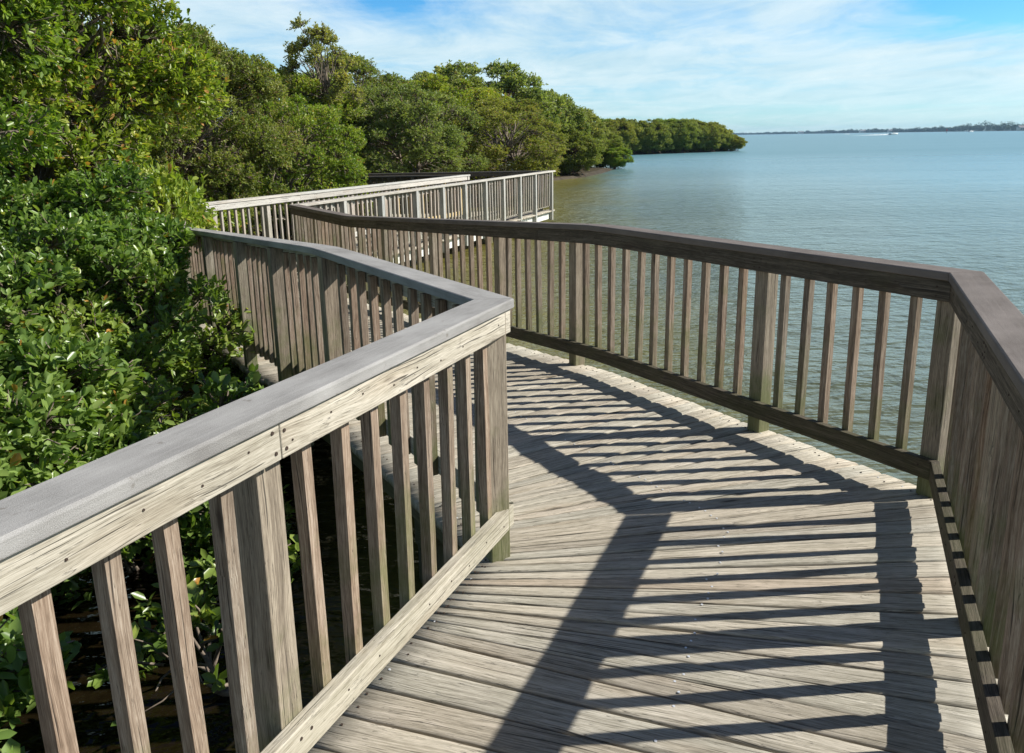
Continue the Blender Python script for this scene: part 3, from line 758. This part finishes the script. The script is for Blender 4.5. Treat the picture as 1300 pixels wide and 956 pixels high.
def px2w(px, D, z=WZ): return (((px-650)/1035.)*D, D, z)
# D chosen so that a 6.6 m boat spans the pixels it has in the picture
b1 = boat(px2w(1125, 640, WZ+.1), 0.15, 1.0, 'white motor boat speeding with a long white wake, small on the far water')
b2 = boat(px2w(1220, 1150, WZ+.1), 0.3, 1.2, 'tiny white boat near the far shore, right of the red marker')
rg = np.random.default_rng(9)
# wake: a low ragged ridge of foam trailing the speeding boat
def wake(x0, x1, y, hw, hh, name, lab):
    vs = []; fs = []; n = 60; m = 6
    for i in range(n+1):
        f = i/n; x = x0+(x1-x0)*f; ww = hw*(.25+.9*(1-f))
        for j in range(m+1):
            g = j/m*2-1; h = hh*f**1.4*(1-g*g)*(rg.uniform(.35, 1.2))+.02
            vs.append((x, y+g*ww+(x-x0)*.05, WZ+h-.01+(-.03 if abs(g) > .99 else 0)))
    for i in range(n):
        for j in range(m): fs.append((i*(m+1)+j, (i+1)*(m+1)+j, (i+1)*(m+1)+j+1, i*(m+1)+j+1))
    me = bpy.data.meshes.new(name); me.from_pydata(vs, [], fs); tag(link(name, me, M['foam']), lab, 'wake', kind='stuff')
bx, by, _ = px2w(1125, 640)
wake(bx-34, bx+1.5, by-1.2, 2.6, .95, 'boat_wake', 'white foam wake trailing behind the speeding motor boat')
wx, wy, _ = px2w(1067, 1100); wake(wx-7, wx+4, wy, 2., .8, 'whitecap', 'small white streak of foam far out left of the motor boat')

def marker(loc):
    root = empty('channel_marker', (0, 0, 0)); tag(root, 'small red channel marker on a post near the far shore', 'marker')
    mb = MB(); mb.tube([(0, 0, -2), (0, 0, 3.2)], [.18, .15], 8); link('pile', mb.mesh('pile'), M['root'], root)
    mb = MB(); mb.strip([[(-.9, y, 2.4), (.9, y, 2.4), (0, y, 4.3)] for y in (-.25, -.17)]); link('board', mb.mesh('board'), M['red'], root)
    root.location = loc
marker(px2w(1190, 800))
def house(loc, w, h, yaw, label):
    root = empty('shore_house', (0, 0, 0)); tag(root, label, 'house', 'pale houses on the far shore')
    mb = MB(); mb.box((0, 0, h/2), w, 5, h/2); link('wall', mb.mesh('wall'), M['stucco'], root)
    mb = MB(); mb.strip([[(x, -5.6, h), (x, 5.6, h), (x, 0, h+3)] for x in (-w-.6, w+.6)]); link('roof', mb.mesh('roof'), M['roof'], root)
    for k in (-1, 0, 1):
        mb = MB(); mb.box((k*w*.55, -5.04, h*.55), w*.13, .06, h*.2); link('window', mb.mesh('window'), M['glass'], root)
    root.location = loc; root.rotation_euler = (0, 0, yaw)
for px, w, h, lab in ((1010, 9, 6, 'pale low house among the trees at the left end of the far shore'), (1086, 8, 6, 'pale house among trees on the far shore, above the boat wake'), (1121, 7, 5, 'pale house directly behind the motor boat'), (1283, 7, 5, 'pale house at the right end of the far shore')):
    house(px2w(px, shore_dist(px)-4, WZ+.5), w, h, 0, lab)

# ------------------------------------------------------------------ air
m = bpy.data.materials.new('humid_air'); m.use_nodes = True; g = N(m.node_tree)
pv = g.n('ShaderNodeVolumePrincipled'); pv.inputs['Density'].default_value = .00011; pv.inputs['Color'].default_value = (.45, .72, 1., 1); pv.inputs['Anisotropy'].default_value = .2
o = g.n('ShaderNodeOutputMaterial'); g.l(pv.outputs[0], o.inputs['Volume'])
mb = MB(); mb.box((0, 1800, 13), 3850, 2050, 17); o = link('haze', mb.mesh('haze'), m); tag(o, 'thin humid haze over the bay', kind='stuff')
# ------------------------------------------------------------------ sun, sky, camera
SUN = Vector((1.42, .10, 1.08)).normalized()
el = math.asin(SUN.z); az = math.atan2(SUN.x, SUN.y)
sd = bpy.data.lights.new('sun', 'SUN'); sd.energy = 5.0; sd.angle = R_(.5); sd.color = (1., .955, .88)
so = bpy.data.objects.new('sun', sd); COL.objects.link(so); so.rotation_euler = SUN.to_track_quat('Z', 'Y').to_euler(); so.location = (20, 0, 20)
W = bpy.data.worlds.new('World'); S.world = W; W.use_nodes = True; g = N(W.node_tree)
sky = g.n('ShaderNodeTexSky', sky_type='NISHITA'); sky.sun_disc = False; sky.sun_elevation = el; sky.sun_rotation = az
sky.air_density = 1.0; sky.dust_density = .3; sky.ozone_density = 2.5; sky.altitude = 0
tc = g.n('ShaderNodeTexCoord').outputs['Generated']
sp = g.n('ShaderNodeSeparateXYZ'); g.l(tc, sp.inputs[0]); zz = g.math('MAXIMUM', sp.outputs[2], 0.)
iz = g.math('DIVIDE', 1., g.math('ADD', zz, .07))
px_ = g.math('MULTIPLY', sp.outputs[0], iz); py_ = g.math('MULTIPLY', sp.outputs[1], iz)
cv = g.comb(g.math('ADD', g.math('MULTIPLY', px_, .55), g.math('MULTIPLY', py_, .10)), g.math('MULTIPLY', py_, .9), 1.7)
cv2 = g.comb(g.math('MULTIPLY', px_, .8), g.math('MULTIPLY', py_, .42), 4.1)
n1 = g.noise(cv, .55, 7, .6, .5); n2 = g.noise(cv2, 2.0, 8, .66, .5)
az_t = g.math('DIVIDE', sp.outputs[0], g.math('MAXIMUM', sp.outputs[1], .05))
def patch(a0, e0, wa, we, amt):   # a clear patch in the clouds at a given bearing and elevation
    d1 = g.math('DIVIDE', g.math('SUBTRACT', az_t, a0), wa); d2 = g.math('DIVIDE', g.math('SUBTRACT', zz, e0), we)
    r2 = g.math('ADD', g.math('MULTIPLY', d1, d1), g.math('MULTIPLY', d2, d2))
    return g.math('MULTIPLY', g.math('EXPONENT', g.math('MULTIPLY', r2, -1.)), amt)
cl = g.math('ADD', g.math('MULTIPLY', n1, .62), g.math('MULTIPLY', n2, .32))
cl = g.math('ADD', cl, .145)
for pa in ((-.13, .152, .10, .022, .22), (.60, .120, .20, .030, .26), (.30, .045, .25, .02, .05)): cl = g.math('SUBTRACT', cl, patch(*pa))
mask = g.ramp(cl, [(.42, 0.), (.52, .5), (.60, .85), (.72, 1.)])
mask = g.math('MULTIPLY', mask, g.maprange(zz, .22, .5, 1., .05))
mask = g.math('MULTIPLY', mask, g.maprange(zz, .0, .06, .55, 1.))
ccol = g.ramp(n2, [(.3, (.54, .72, .78)), (.50, (.68, .83, .87)), (.70, (.80, .91, .93))])
ccol = g.mix(1., ccol, (15.3, 15.3, 15.3), 'MULTIPLY')
tint = g.ramp(zz, [(0., (1.18, 1.95, 2.6)), (.16, (.62, 1.6, 2.3)), (.40, (.36, .72, 1.15)), (.7, (.25, .45, .78)), (1., (.21, .38, .70))])
skyc = g.mix(1., sky.outputs[0], tint, 'MULTIPLY')
fin = g.mix(g.math('MULTIPLY', mask, .92), skyc, ccol)
bg = g.n('ShaderNodeBackground'); g.l(fin, bg.inputs[0]); bg.inputs[1].default_value = .05
ow = g.n('ShaderNodeOutputWorld'); g.l(bg.outputs[0], ow.inputs[0])

F = 1035.; slope = -.0175; hy = 175.5
cd = bpy.data.cameras.new('camera'); co = bpy.data.objects.new('camera', cd); COL.objects.link(co); S.camera = co
cd.sensor_width = 36; cd.lens = F/1300*36; cd.shift_y = -45/1300; cd.clip_start = .05; cd.clip_end = 20000
a = Vector((0, (433-hy)/F, -1)); b = Vector((100/F, (433-(hy+100*slope))/F, -1))
up = b.cross(a).normalized(); up = up if up.y > 0 else -up
fw = Vector((0, 0, -1)); f2 = (fw-up*fw.dot(up)).normalized(); r = f2.cross(up)
co.matrix_world = Matrix.Translation((0, 0, H)) @ Matrix((r, f2, up)).to_4x4()

S.view_settings.view_transform = 'Standard'; S.view_settings.look = 'None'; S.view_settings.exposure = .5; S.view_settings.gamma = 1
S.view_settings.use_curve_mapping = False
S.cycles.max_bounces = 8; S.cycles.diffuse_bounces = 3; S.cycles.transparent_max_bounces = 8; S.cycles.caustics_reflective = False
